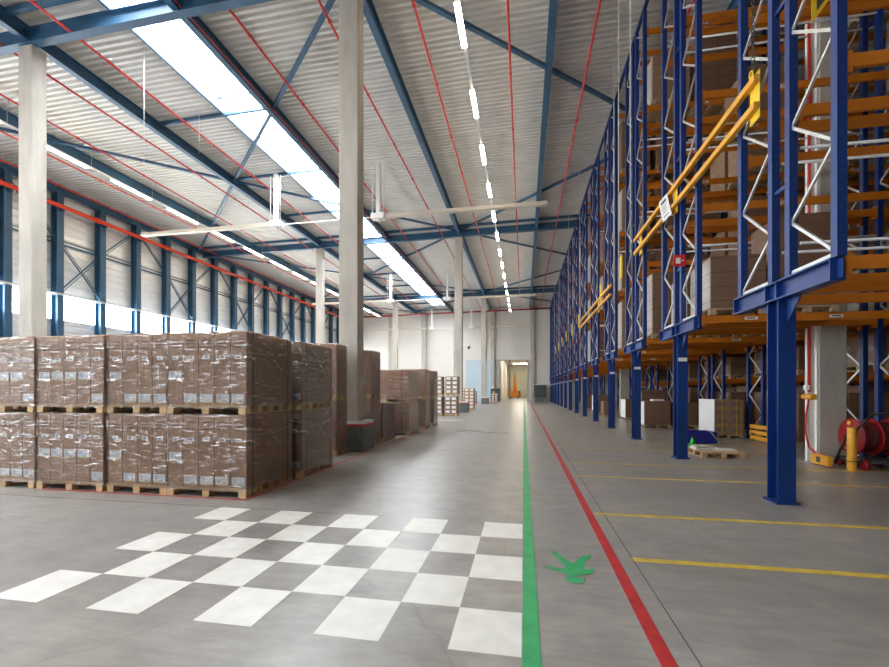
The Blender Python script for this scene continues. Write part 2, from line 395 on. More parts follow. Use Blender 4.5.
# ------------------------------------------------------------------ concrete columns
def column(x, y, w, d, top, label, kind_mat='concrete'):
    mb = MB(M[kind_mat]); mb.box(-w/2, w/2, -d/2, d/2, 0, top)
    o = mb.build('concrete_column', None, (x, y, 0)); bevel(o, .02, 1); return tag(o, label, 'column', kind='structure')
cols = {}
for x, nm in ((-14.2,'in the left row'), (-4.2,'in the middle row'), (6.15,'in the rack block')):
    for i, y in enumerate(GRID):
        cols[(x, i)] = column(x-(.06 if x == -4.2 else 0), y+.15, .5, .4, zb(x), f'tall square concrete column, {ORD[i]} {nm}')
def guard(x, y, label):
    t = thing('column_guard', label, 'column guard', (x, y, 0))
    for nm, (a, b, c, d_) in (('front_panel',(-.4,.4,-.36,-.3)),('back_panel',(-.4,.4,.3,.36)),('side_panel',(-.4,-.34,-.3,.3)),('side_panel',(.34,.4,-.3,.3))):
        mb = MB(M['guard_grey'], M['sign_red'], M['paper']); mb.box(a, b, c, d_, .02, .62); mb.box(a, b, c, d_, .62, .67, 1); mb.box(a, b, c, d_, .67, .74, 2)
        mb.build(nm, t)
    return t
guard(-4.2, 10.1, 'grey plastic guard with red and white rim around the nearest middle column')
guard(-4.0, 28.1, 'grey guard around the second concrete column of the middle row')
guard(-4.1, 46.1, 'grey guard around the third concrete column of the middle row')

# ------------------------------------------------------------------ left wall
def cassette(z0, z1):
    mb = MB(M['cladding']); z = z0; prof = []
    while z < z1-.02:
        zt = min(z+.38, z1); prof += [(0, z), (0, z+.22), (-.045, z+.25), (-.045, zt-.03)]; z = zt
    prof.append((0, z1)); prof = [(a, min(b, z1)) for a, b in prof]
    n = len(prof)
    for y in (YB, YF):
        for a, z in prof: mb.v.append((XW+a, y, z))
    for i in range(n-1): mb.f.append((i, i+1, n+i+1, n+i)); mb.mi.append(0); mb.sm.append(False)
    mb.box(XW-.25, XW-.06, YB, YF, z0, z1)
    return mb
WB, WT = 5.15, 6.35
tag(cassette(0, WB).build('wall_left'), kind='structure')
tag(cassette(WT, 12.3).build('wall_left'), kind='structure')
win = MB(M['white'], M['window_light']); win.box(XW-.12, XW+.05, YB, YF, WB-.06, WB); win.box(XW-.12, XW+.1, YB, YF, WT, WT+.08)
W1 = win.build('window_1'); tag(W1, kind='structure')
MB(M['window_light']).box(XW-.16, XW-.13, YB, YF, WB, WT).build('pane', W1)
for k in range(16):
    MB(M['white']).box(XW-.12, XW-.02, YB+4.5*k, YB+4.5*k+.05, WB, WT).build('mullion', W1)
PY = [9.95+1.125+2.25*k for k in range(-6, 20)]
for i, y in enumerate(PY):
    if y > YF-.5: continue
    mb = MB(M['steel_blue']); x = XW+.26
    mb.box(x-.2, x+.2, y-.008, y+.008, 0, 11.6); mb.box(x-.2, x-.18, y-.16, y+.16, 0, 11.6); mb.box(x+.18, x+.2, y-.16, y+.16, 0, 11.6)
    mb.box(x+.15, x+.42, y-.05, y+.05, 10.62, 10.7)
    tag(mb.build('wall_post'), f'deep blue steel wall post on the left window wall, {ORD[max(i,0)]} from the camera end', 'post', 'blue left wall posts', 'structure')
mb = MB(M['steel_blue']); mb.ibeam('y', YB, YF, XW+.25, 11.6, .25, .3); tag(mb.build('eaves_beam'), 'dark blue eaves beam along the top of the left window wall', 'beam', kind='structure')
mb = MB(M['galv']); mb.box(XW+.38, XW+.5, YB, YF, WT+.0, WT+.1); tag(mb.build('window_rail'), 'pale steel rail along the top of the window strip', 'rail', kind='structure')
mb = MB(M['steel_blue']); mb.box(XW+.02, XW+.08, YB, YF, 9.05, 9.13); mb.box(XW+.02, XW+.08, YB, YF, 9.25, 9.29); tag(mb.build('wall_rail'), 'thin dark double rail across the left wall above the windows', 'rail', kind='structure')
p0 = [i for i, y in enumerate(PY) if abs(y-(9.95+1.125+2.25*2)) < .1][0]   # first post of the braced group
bi = 0
for base in range(p0-6, len(PY)-3, 3):
    if base < 0: continue
    ya, yb_, yc, yd = PY[base:base+4]
    if yd > YF-.5: break
    xx = XW+.3
    t = thing('wall_bracing', f'crossed dark steel wind bracing on the left wall, {ORD[bi]} set from the camera end', 'brace', (xx, ya, 0), 'left wall bracing', 'structure'); bi += 1
    for (y0, z0, y1, z1) in ((ya, 11.3, yb_, 9.1), (yb_, 9.1, yc, 6.5), (yb_, 6.5, yc, 9.1), (yc, 9.1, yd, 11.3)):
        MB(M['steel_blue']).bar((0, y0-ya, z0), (0, y1-ya, z1), .05, .06).build('brace_bar', t)
        MB(M['steel_blue']).bar((0, y0-ya+.16, z0), (0, y1-ya+.16, z1), .03, .03).build('brace_bar', t)

# ------------------------------------------------------------------ far wall, with the opening into the next hall
def panel_wall(mb, x0, x1, z0, z1, y=YF, h=.85, mi=0):
    z = z0
    while z < z1-.01:
        zt = min(z+h, z1); mb.box(x0, x1, y, y+.12, z+.025, zt-.025, mi); z = zt
    mb.box(x0, x1, y+.03, y+.2, z0, z1, mi)
OX0, OX1, OZ = -3.75, .42, 5.35
bw = MB(M['panel'])
panel_wall(bw, XW, OX0, 0, 12.5); panel_wall(bw, OX0, OX1, OZ, 12.5); panel_wall(bw, OX1, 17.1, 0, 12.5)
tag(bw.build('wall_back'), kind='structure')
for i, (x, w) in enumerate(((-17.8,.7),(-13.2,.6),(-9.0,.3),(-5.1,.35),(-4.0,.5),(1.1,.5))):
    mb = MB(M['concrete']); mb.box(x-w/2, x+w/2, YF-.32, YF, 0, 11.9)
    tag(mb.build('end_wall_column'), f'grey column standing against the far end wall, {ORD[i]} from the window wall', 'column', kind='structure')
pp = MB(M['pale_blue']); x = -7.6
while x < -4.0:
    pp.box(x, x+.27, YF-.16, YF-.06, 0, 5.35); pp.box(x+.27, x+.3, YF-.13, YF-.06, 0, 5.35); x += .3
tag(pp.build('pale_blue_partition'), 'pale blue ribbed partition low on the far end wall', 'partition', kind='structure')
mb = MB(M['galv']); mb.box(-7.7, .6, YF-.22, YF-.04, 5.35, 5.5); tag(mb.build('trim_1'), kind='structure')
door = MB(M['galv']); door.box(OX0-.1, OX0, YF-.2, YF+.25, 0, OZ); door.box(OX1, OX1+.1, YF-.2, YF+.25, 0, OZ); door.box(OX0-.1, OX1+.1, YF-.2, YF+.25, OZ, OZ+.12)
DR = door.build('door_1'); tag(DR, kind='structure')
# next hall
nh = MB(M['panel']); nh.box(-3.95, -3.2, YF+.2, 84, 0, 6.4); nh.box(2.6, 2.8, YF+.2, 84, 0, 6.4)
tag(nh.build('wall_side'), kind='structure')
tag(MB(M['panel']).box(-3.6, 2.8, YF+.2, 84.2, 6.4, 6.5).build('ceiling'), kind='structure')
MBk = mat('grey_green_door', (.33, .33, .27), .6)
fw = MB(MBk); panel_wall(fw, -3.5, 2.7, 0, 6.4, 84, 2.4)
tag(fw.build('wall_back'), kind='structure')
mb = MB(M['concrete']); mb.box(-2.2, -1.95, 64, 64.3, 0, 6.4); tag(mb.build('white_post'), 'white post just inside the doorway of the next hall', 'post', kind='structure')
lamp = thing('ceiling_lamp', 'small lamp on the ceiling of the next hall beyond the doorway', 'lamp', (-.6, 79, 6.3))
MB(M['white']).box(-1.3, 1.3, -.3, .3, 0, .1).build('housing', lamp)
MB(M['tube_cool']).box(-1.25, 1.25, -.25, .25, -.03, 0).build('diffuser', lamp)
lamp = thing('ceiling_lamp', 'nearer added lamp brightening the next hall beyond the doorway', 'lamp', (-.4, 66, 6.3))  # second lamp, added to brighten the next hall
MB(M['white']).box(-1.3, 1.3, -.3, .3, 0, .1).build('housing', lamp)
MB(M['tube_cool']).box(-1.25, 1.25, -.25, .25, -.03, 0).build('diffuser', lamp)
# orange mast machine
om = thing('orange_lift_machine', 'orange lifting machine with tall tapering mast beyond the far doorway', 'machine', (-1.55, 77.5, 0))
m_ = MB(M['machine_orange']); m_.box(-.75, .75, -1, 1, .25, .95); bevel(m_.build('chassis', om), .05)
m_ = MB(M['machine_orange'])
for k in range(5): m_.box(-.42+.07*k, .42-.07*k, -.5+.06*k, .1-.06*k, .95+.68*k, .95+.68*(k+1))
m_.build('mast', om)
m_ = MB(M['machine_orange']); m_.box(-1.1, -.5, -1.2, -.6, .3, 1.5); bevel(m_.build('counterweight', om), .05)
m_ = MB(M['dark']); m_.box(.5, 1.0, -.9, -.3, .3, 1.3); bevel(m_.build('battery_box', om), .04)
for sx in (-.6, .6):
    for sy in (-.8, .8): MB(M['black']).cyl((sx-.1, sy, .27), (sx+.1, sy, .27), .26, 16).build('wheel', om)
# right-hand enclosure and unseen rear wall added to keep light off the racks
rw = MB(M['dark']); rw.box(17, 17.2, YB, YF, 0, 12.8); tag(rw.build('wall_right'), kind='structure')
rw = MB(M['panel']); rw.box(-1.5, 17.1, YB-.2, YB, 0, 12.8); tag(rw.build('wall_front_light_block'), kind='structure')

# security camera on column
cam_t = thing('security_camera', 'dome security camera on an arm high on the second middle column', 'camera', (-3.7, 27.7, 4.35))
MB(M['white']).tube([(-.26, .1, .1), (0, 0, .12), (.12, 0, .08)], .03).build('arm', cam_t)
MB(M['galv']).cyl((.15, 0, .1), (.15, 0, -.05), .12, 14).build('housing', cam_t)
MB(M['black']).cyl((.15, 0, -.05), (.15, 0, -.17), .11, 14, r2=.04).build('dome', cam_t)

# ------------------------------------------------------------------ light lines
def light_line(x, z, m, y0, pitch, ln, wh, n):
    rail = MB(M['white']); rail.box(x-.035, x+.035, YB, 54.5, z, z+.06)
    y = 0
    while y < 54: rail.cyl((x, y, z+.06), (x, y, zd(x)), .006, 5); y += 3.1
    tag(rail.build('light_rail'), f'white trunking rail carrying the lamps, {wh}', 'light rail')
    for k in range(n):
        y = y0+k*pitch
        if y > 54: break
        t = thing('strip_light', f'lit strip lamp {wh}, {ORD[k] if k < len(ORD) else "last"} from the camera', 'light', (x, y, z), 'strip lamps '+wh)
        hb = MB(M['white'])
        hb.box(-.07, .07, 0, ln, -.035, -.002)
        hb.build('housing', t)
        MB(m).box(-.07, .07, .03, ln-.03, -.085, -.036).build('tube_diffuser', t)
light_line(-1.62, 11.1, M['tube'], 7.2-6.2, 3.12, 1.42, 'on the middle light line', 18)
light_line(-18.6, 11.2, M['tube'], 16.4-3.15*5, 3.15, 2.1, 'on the left light line', 18)

# ------------------------------------------------------------------ suspended cross bars
for i, y in enumerate((18.8, 36.8, 54.4)):
    t = thing('suspended_crossbar', f'pale suspended crossbar hung from two drop rods below the roof, {ORD[i]} from the camera', 'hanging bar', (-9.2, y, 9.5), 'suspended crossbars')
    for s_ in (-1, 1):
        hx = s_*2.6
        a = MB(M['duct']); a.box(min(hx, s_*10.2), max(hx, s_*10.2), -.11, .11, -.06, .06); a.box(min(hx, s_*10.2), max(hx, s_*10.2), -.05, .05, .06, .12); a.build('arm', t)
        d = MB(M['white']); d.box(hx-.09, hx+.09, -.09, .09, .1, 2.45); d.cyl((hx-.3, 0, .15), (hx-.3, 0, 2.4), .02, 6); d.cyl((hx+.22, 0, .15), (hx+.22, 0, 2.4), .015, 6); d.build('drop_rod', t)
        h_ = MB(M['white']); h_.box(hx-.32, hx+.32, -.2, .2, -.12, .14); h_.cyl((hx, 0, -.12), (hx, 0, -.22), .12, 12); bevel(h_.build('hub', t), .03)
    MB(M['white']).cyl((-2.6, 0, 0), (2.6, 0, 0), .03, 8).build('thin_link', t)
for i, (x, y, z0) in enumerate([(-11.6,11.3,8.6),(-12.3,14.4,10.6),(1.9,8.2,4),(2.05,9.9,4),(2.6,13.2,4),(2.6,21,4),(2.6,26,4),(2.6,33,4),(2.6,38,4),(-6.2,40,6),(-7.5,46,6)]):
    mb = MB(M['cable']); mb.cyl((x, y, z0), (x, y, zd(x)), .011, 6)
    if i in (9, 10): mb.cyl((x, y, z0-.2), (x, y, z0), .07, 8)
    wh = {0:'nearest, left of the rooflight',1:'further, left of the rooflight',9:'with a weight over the back stacks',10:'farthest, with a weight over the back stacks'}.get(i, f'{ORD[i-2]} from the camera before the racks')
    tag(mb.build('hanging_cable'), 'thin pale vertical cable hanging from the roof, '+wh, 'cable')

# ------------------------------------------------------------------ pallets and wrapped loads
def pallet_mesh(w, d, nx=3, ny=3, h=.125, m='wood'):
    mb = MB(M[m]); bw_ = .11
    xs = [-w/2+bw_/2+(w-bw_)*i/(nx-1) for i in range(nx)]; ys = [-d/2+bw_/2+(d-bw_)*i/(ny-1) for i in range(ny)]
    for x in xs:
        mb.box(x-.05, x+.05, -d/2, d/2, 0, .018)
        for y in ys: mb.box(x-bw_/2, x+bw_/2, y-bw_/2, y+bw_/2, .018, h-.035)
    for y in ys: mb.box(-w/2, w/2, y-.05, y+.05, h-.035, h-.018)
    n = max(5, int(d/.16)); st = d/n
    for k in range(n): mb.box(-w/2, w/2, -d/2+k*st+.01, -d/2+(k+1)*st-.01, h-.018, h)
    return mb.mesh('pallet')
CACHE = {}
def cached(key, fn):
    if key not in CACHE: CACHE[key] = fn()
    return CACHE[key]
def box_mesh(name, x0, x1, y0, y1, z0, z1, m):
    return MB(m).box(x0, x1, y0, y1, z0, z1).mesh(name)
def gap_shaded(cw, dep, h, m):   # a tall carton with the shade between cartons painted on its front edges
    a, f = cw/2, dep/2-.02
    mb = MB(M[m], M['print']); mb.box(-a+.0002, a-.0002, -f, f, 0, h)
    mb.box(-a+.0002, -a+.006, -f-.001, -f, 0, h, 1); mb.box(a-.006, a-.0002, -f-.001, -f, 0, h, 1)     # dark strips painted in for the shadow gaps between cartons
    return mb.mesh('carton')
def sticker_mesh():      # pale oval-cornered sticker with a dark printed mark, on the front (-Y) face
    mb = MB(M['paper'], M['ink'])
    mb.box(-.046, .046, -.003, 0, -.026, .026); mb.box(-.026, .026, -.0045, -.003, -.011, .011, 1)
    return mb.mesh('sticker')
def sheet_mesh():        # shipping label: white sheet with rows of small print and a bar code
    mb = MB(M['paper'], M['ink'], M['p_yellow'])
    mb.box(-.096, .096, -.003, 0, -.056, .056); mb.box(-.06, .06, -.0035, 0, -.072, -.056, 2)
    for k, w in enumerate((.06, .05, .065, .04)): mb.box(-.075, -.075+w, -.0042, -.003, .035-.022*k, .04-.022*k, 1)
    for k in range(9): mb.box(.01+.007*k, .0125+.007*k, -.0042, -.003, -.05, -.03, 1)
    return mb.mesh('shipping_label')
def print_mesh():        # rows of small printed text high on the carton
    mb = MB(M['print'])
    for k, w in enumerate((.13, .13, .12)): mb.box(-w/2, w/2, -.0025, 0, -.05*k-.005, -.05*k+.005)
    return mb.mesh('printed_text')
STK, SHT, PRN = sticker_mesh(), sheet_mesh(), print_mesh()
def tall_load(x0, y0, z0, n, cw, dep, h, label, group, low=None, wrapm='wrap', cm='carton', ph=.125, straps=True, detail=True, nx=3, ny=5, wrap=True):
    """a pallet of n tall cartons standing side by side, strapped and wrapped; x0 = left edge, y0 = front"""
    w = n*cw; t = thing('wrapped_pallet', label, 'wrapped pallet', (x0+w/2, y0+dep/2, z0), group)
    link('pallet', cached(('p', round(w, 2), dep, nx, ny), lambda: pallet_mesh(w, dep, nx, ny)), t)
    cmesh = cached(('c', cw, dep, h, cm), lambda: gap_shaded(cw, dep, h, cm))
    for k in range(n):
        cx = -w/2+cw*(k+.5)
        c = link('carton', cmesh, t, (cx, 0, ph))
        if detail:
            zf = -dep/2+.02
            link('sticker', STK, c, (0, zf, h*.66))
            link('printed_text', PRN, c, (0, zf, h*.9))
            zz = h*.1 if (low is None or low[k]) else h*.42
            link('shipping_label', SHT, c, (random.uniform(-.012, .012), zf, zz))
    if straps:
        for sy in (-dep/2+.16, dep/2-.14):
            sb = MB(M['strap']); o = .006
            sb.box(-w/2-o, -w/2-.001, sy-.01, sy+.01, .08, ph+h+o); sb.box(w/2+.001, w/2+o, sy-.01, sy+.01, .08, ph+h+o); sb.box(-w/2-o, w/2+o, sy-.01, sy+.01, ph+h+.001, ph+h+o)
            sb.build('strap', t)
    if wrap:
        link('stretch_wrap', cached(('w', round(w, 2), dep, h), lambda: film_mesh(w, dep, h, ph)), t)
    return t
def film_mesh(w, d, h, ph):
    mb = MB(M['wrap']); nseg = 8; z0 = ph-.05; z1 = ph+h+.012; e = .014
    a, b = w/2+e, d/2+e-.016
    pts = []
    for i in range(nseg): pts.append((-a+2*a*i/nseg, -b))
    for i in range(nseg): pts.append((a, -b+2*b*i/nseg))
    for i in range(nseg): pts.append((a-2*a*i/nseg, b))
    for i in range(nseg): pts.append((-a, b-2*b*i/nseg))
    n = len(pts); rows = 14; rnd = random.Random(int(w*100)+int(h*10))
    for j in range(rows+1):
        z = z0+(z1-z0)*j/rows
        for (x, y) in pts:
            r = 1+rnd.uniform(0, .006); mb.v.append((x*r, y*r, z+rnd.uniform(-.01, .01)*(0 < j < rows)))
    for j in range(rows):
        for i in range(n):
            i2 = (i+1) % n; mb.f.append((j*n+i, j*n+i2, (j+1)*n+i2, (j+1)*n+i)); mb.mi.append(0); mb.sm.append(False)
    mb.f.append(tuple(range(rows*n, rows*n+n))); mb.mi.append(0); mb.sm.append(False)
    return mb.mesh('stretch_wrap')

G1 = 'tall wrapped carton pallets of the front row'
LAY = 1.16; H = 1.02
YF0 = 5.27
# the corner pair stands shoulder to shoulder: a four-carton and a five-carton pallet
for lv in (0, 1):
    z = lv*LAY; lw = 'lower' if lv == 0 else 'upper'
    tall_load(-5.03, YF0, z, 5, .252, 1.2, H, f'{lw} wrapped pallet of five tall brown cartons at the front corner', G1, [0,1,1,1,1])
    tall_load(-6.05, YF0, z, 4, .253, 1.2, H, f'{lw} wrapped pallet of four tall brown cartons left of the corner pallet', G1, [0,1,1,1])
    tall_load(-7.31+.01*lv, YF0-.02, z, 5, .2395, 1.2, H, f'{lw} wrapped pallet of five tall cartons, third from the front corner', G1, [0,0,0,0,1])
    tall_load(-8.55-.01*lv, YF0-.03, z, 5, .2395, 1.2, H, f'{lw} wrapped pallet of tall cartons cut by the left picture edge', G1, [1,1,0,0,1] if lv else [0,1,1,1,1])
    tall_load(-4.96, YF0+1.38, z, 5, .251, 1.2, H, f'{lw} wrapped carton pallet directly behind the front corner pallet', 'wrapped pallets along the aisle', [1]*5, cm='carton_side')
# along the aisle, beside and behind the first column
G2 = 'wrapped pallets along the aisle'
def block_load(x0, x1, y0, y1, z0, h, label, group=G2, m='carton_red', nx=3, ny=3, rows=1, cols=2, straps=False, film=True, pm='wood', ph=.125):
    w, d = x1-x0, y1-y0
    t = thing('wrapped_pallet', label, 'wrapped pallet', ((x0+x1)/2, (y0+y1)/2, z0), group)
    link('pallet', cached(('p', round(w, 2), round(d, 2), nx, ny, pm), lambda: pallet_mesh(w, d, nx, ny, m=pm)), t)
    cw, ch = w/cols, h/rows
    for r in range(rows):
        for c in range(cols):
            link('carton', cached(('b', round(cw, 3), round(d, 2), round(ch, 3), m), lambda: box_mesh('carton', -cw/2+.003, cw/2-.003, -d/2+.02, d/2-.02, 0, ch-.004, M[m])), t, (-w/2+cw*(c+.5), 0, ph+ch*r))
    if straps:
        for sx in ((w/2-.25,) if straps == 1 else (-w/2+.25, w/2-.25)):
            sb = MB(M['strap']); sb.box(sx-.012, sx+.012, -d/2+.008, -d/2+.016, .05, ph+h+.006); sb.box(sx-.012, sx+.012, -d/2+.008, d/2-.008, ph+h+.001, ph+h+.006); sb.build('strap', t)
    if film: link('stretch_wrap', cached(('w', round(w, 2), round(d, 2), round(h, 2)), lambda: film_mesh(w, d, h, ph)), t)
    return t
for lv in (0, 1):
    lw = ('lower', 'upper')[lv]
    block_load(-6.3, -5.15, YF0+1.35, YF0+2.5, LAY*lv, 1.0, f'{lw} wrapped load in the second row behind the four-carton pallet', 'second row of wrapped pallets', m='carton', cols=4, film=False)
    block_load(-7.55, -6.4, YF0+1.35, YF0+2.5, LAY*lv, 1.0, f'{lw} wrapped load in the second row, third from the aisle', 'second row of wrapped pallets', m='carton', cols=4, film=False)
    block_load(-8.8, -7.65, YF0+1.35, YF0+2.5, LAY*lv, 1.0, f'{lw} wrapped load in the second row, fourth from the aisle', 'second row of wrapped pallets', m='carton', cols=4, film=False)
    block_load(-5.15, -4.15, 8.98, 9.58, 1.27*lv, 1.15, f'{lw} reddish wrapped load just in front of the nearest middle column', rows=1, cols=2, nx=3)
    block_load(-4.9, -3.98, 10.7, 11.5, 1.27*lv, 1.15, f'{lw} reddish wrapped load just behind the nearest middle column', rows=1, cols=2)
    block_load(-5.3, -3.7, 13.5, 14.75, 1.1*lv, .98-.06*lv, f'{lw} broad wrapped load with green strap halfway along the stacks', rows=4, cols=2, straps=1, ny=5, m='carton_red')
    block_load(-4.9, -3.72, 15.9, 16.75, 1.13*lv, 1.03, f'{lw} wrapped load behind the broad green strapped load', rows=1, cols=2, m='carton')
    block_load(-4.7, -3.7, 17.45, 18.25, 1.13*lv, 1.03, f'{lw} wrapped load at the far end of the aisle stacks', rows=1, cols=2, m='carton_side')
    block_load(-6.5, -5.4, 16.0, 17.1, 1.13*lv, 1.03, f'{lw} wrapped load behind the left of the broad strapped load', rows=1, cols=2, m='carton')
block_load(-5.1, -3.96, 11.65, 12.8, 0, 1.0, 'single low wrapped load between the taller stacks after the column', rows=1, cols=2, m='carton_side', ny=5)
# the rear group: pallets of small cartons with white labels
def small_cartons(x0, y0, z0, nx_, nz_, label, cw=.36, ch=.25, dep=.8, m='carton'):
    w = nx_*cw; t = thing('carton_pallet', label, 'carton pallet', (x0+w/2, y0+dep/2, z0), 'rear pallets of labelled cartons')
    link('pallet', cached(('p', round(w, 2), dep, 3, 3), lambda: pallet_mesh(w, dep)), t)
    cm_ = cached(('s', cw, ch, dep, m), lambda: box_mesh('carton', -cw/2+.006, cw/2-.006, -dep/2, dep/2, 0, ch-.012, M[m]))
    lm = cached(('sl', cw, ch), lambda: MB(M['paper']).box(-cw*.32, cw*.32, -.004, 0, -ch*.3, ch*.3).mesh('label'))
    for i in range(nx_):
        for k in range(nz_):
            c = link('carton', cm_, t, (-w/2+cw*(i+.5), 0, .125+ch*k)); link('label', lm, c, (0, -dep/2, ch*.5))
    return t
for lv in (0, 1):
    lw = ('lower', 'upper')[lv]
    small_cartons(-5.35, 24.1, 1.16*lv, 2, 4, f'{lw} rear pallet of white labelled cartons, nearest the tall stacks', m='carton_side')
    small_cartons(-4.5 + .05*lv, 24.2, 1.16*lv, 2, 4, f'{lw} rear pallet of white labelled cartons, beside the second column', m='load_tan')
small_cartons(-4.35, 31.4, 0, 2, 6, 'stacked white labelled cartons just beyond the second middle column')
for i, (x, y, h_, lb) in enumerate(((-5.3, 41.5, 5, 'small tan carton pallet far back, left of the third column'), (-6.2, 41.7, 5, 'small tan carton pallet far back, farther left of the third column'), (-3.6, 48.2, 4, 'small white labelled carton pallet near the far end wall'), (-5.3, 36, 6, 'tan carton pallet midway between second and third columns'))):
    small_cartons(x, y, 0, 2, h_, lb, m='load_tan')
cbt = thing('dark_cabinet', 'dark machine cabinet with yellow stripe beside the far doorway', 'machine', (-3.5, 54.9, 0))
bevel(MB(M['dark']).box(-.65, .55, -.45, .45, .02, 1.7).build('body', cbt), .03); MB(M['yellow_bright']).box(-.35, -.15, -.47, -.45, .3, 1.3).build('yellow_panel', cbt)
MB(M['paper']).box(-.6, -.1, -.4, .4, 1.71, 1.82).build('white_top', cbt)
rm = thing('dark_baler_machine', 'dark boxy machine in the far corner right of the doorway', 'machine', (2.0, 54.3, 0))
bevel(MB(M['dark']).box(-.75, .75, -.8, .8, .55, 2.1).build('body', rm), .05); bevel(MB(M['guard_grey']).box(-.6, .4, -1.0, .6, .02, .5).build('base', rm), .03)
MB(M['galv']).box(-.85, .85, -.85, .85, 2.12, 2.2).build('top_frame', rm)

# ------------------------------------------------------------------ pallet racking
RX = [3.33, 6.9, 10.45, 14.0]
LV = [2.93, 5.08, 7.25, 9.42]                # beam tops carrying loads
LOWZ = 1.9
RY0, RP = 6.29, 3.735
TOP = 12.1
def upright_mesh(z0, z1):
    mb = MB(M['blue'], M['black'])
    mb.box(-.05, -.042, -.05, .05, z0, z1); mb.box(-.05, .04, -.05, -.042, z0, z1); mb.box(-.05, .04, .042, .05, z0, z1)
    mb.box(.02, .04, -.05, -.03, z0, z1); mb.box(.02, .04, .03, .05, z0, z1)
    return mb.mesh('upright')
def upright_holes(z0, z1):
    mb = MB(M['blue'], M['ink'])
    mb.box(-.05, .045, -.05, .05, z0, z1)
    z = z0+.1
    while z < min(z1, z0+9):
        for yy in (-.052, .05): mb.box(-.012, .004, yy, yy+.002, z, z+.022, 1)
        z += .1
    return mb.mesh('upright')
def lacing_mesh(z0, z1, gap, side):
    mb = MB(M['galv'])
    a, b = -gap/2+.03, gap/2-.03; z = z0+.04
    mb.bar((0, a, z), (0, b, z), .03, .045); z += .03
    while z+.6 < z1:
        mb.bar((0, a if side < 0 else b, z), (0, b if side < 0 else a, z+.6), .026, .036); side = -side; z += .6
    return mb.mesh('frame_lacing')
def beam_mesh(L, lab, hh=.14):
    mb = MB(M['orange'], M['paper'], M['ink']); L2 = L-.1
    mb.box(.05, .05+L2, -.025, .025, -hh, 0); mb.box(.05, .05+L2, -.0265, -.025, -hh*.62, -hh*.38)
    for e in (.048, .05+L2-.055): mb.box(e, e+.055, -.034, .034, -.2, .035)
    if lab:
        for fx in lab: 
            mb.box(fx-.11, fx+.11, -.029, -.027, -.1, -.045, 1); mb.box(fx-.08, fx+.07, -.0305, -.029, -.082, -.06, 2)
    return mb.mesh('beam')
UP_G = 2.93
um_raised = upright_holes(UP_G, TOP); um_floor = upright_mesh(0, TOP)
lm_raised = [lacing_mesh(UP_G, TOP, .83, q) for q in (-1, 1)]; lm_floor = [lacing_mesh(.1, TOP, .83, q) for q in (-1, 1)]
BM = {}
for i in range(3):
    for lab in (0, 1, 2): BM[(i, lab)] = beam_mesh(RX[i+1]-RX[i], {0: None, 1: (.9, 2.3), 2: (1.5,)}[lab])
postmb = MB(M['blue'])                      # H-section post
postmb.box(-.105, .105, -.13, -.113, .03, 2.68); postmb.box(-.105, .105, .113, .13, .03, 2.68); postmb.box(-.008, .008, -.113, .113, .03, 2.68)
POST = postmb.mesh('post')
POSTBASE = MB(M['blue'], M['galv']).box(-.14, .14, -.17, .17, 0, .025).mesh('base_plate')
gm = MB(M['blue'])
gm.box(-.08, .08, -1.02, 1.13, 2.68, 2.70); gm.box(-.08, .08, -1.02, 1.13, 2.905, 2.925); gm.box(-.008, .008, -1.1, 1.13, 2.70, 2.905)
for y in (-1.01, -.01, .25, 1.12): gm.box(-.075, .075, y-.008, y+.008, 2.70, 2.905)
GIRD = gm.mesh('girder')
GUS = []
for s_ in (-1, 1):
    gu = MB(M['blue']); b0 = 0
    gu.v += [(-.008, s_*.15, 2.68), (-.008, s_*.42, 2.68), (-.008, s_*.15, 2.38), (.008, s_*.15, 2.68), (.008, s_*.42, 2.68), (.008, s_*.15, 2.38)]
    for q in ((0,1,2),(5,4,3),(0,3,4,1),(1,4,5,2),(2,5,3,0)): gu.f.append(tuple(b0+i for i in q)); gu.mi.append(0); gu.sm.append(False)
    GUS.append(gu.mesh('gusset'))
PLATE = MB(M['paper'], M['ink']).box(-.09, .09, -.156, -.152, 2.12, 2.2).mesh('number_plate')
tag(MB(M['blue']).box(RX[0]-.04, RX[0]+.04, 5.2, 54.6, 12.14, 12.24).build('rack_top_rail'), 'long blue tie rail along the tops of the racks', 'rail')
NR = 14
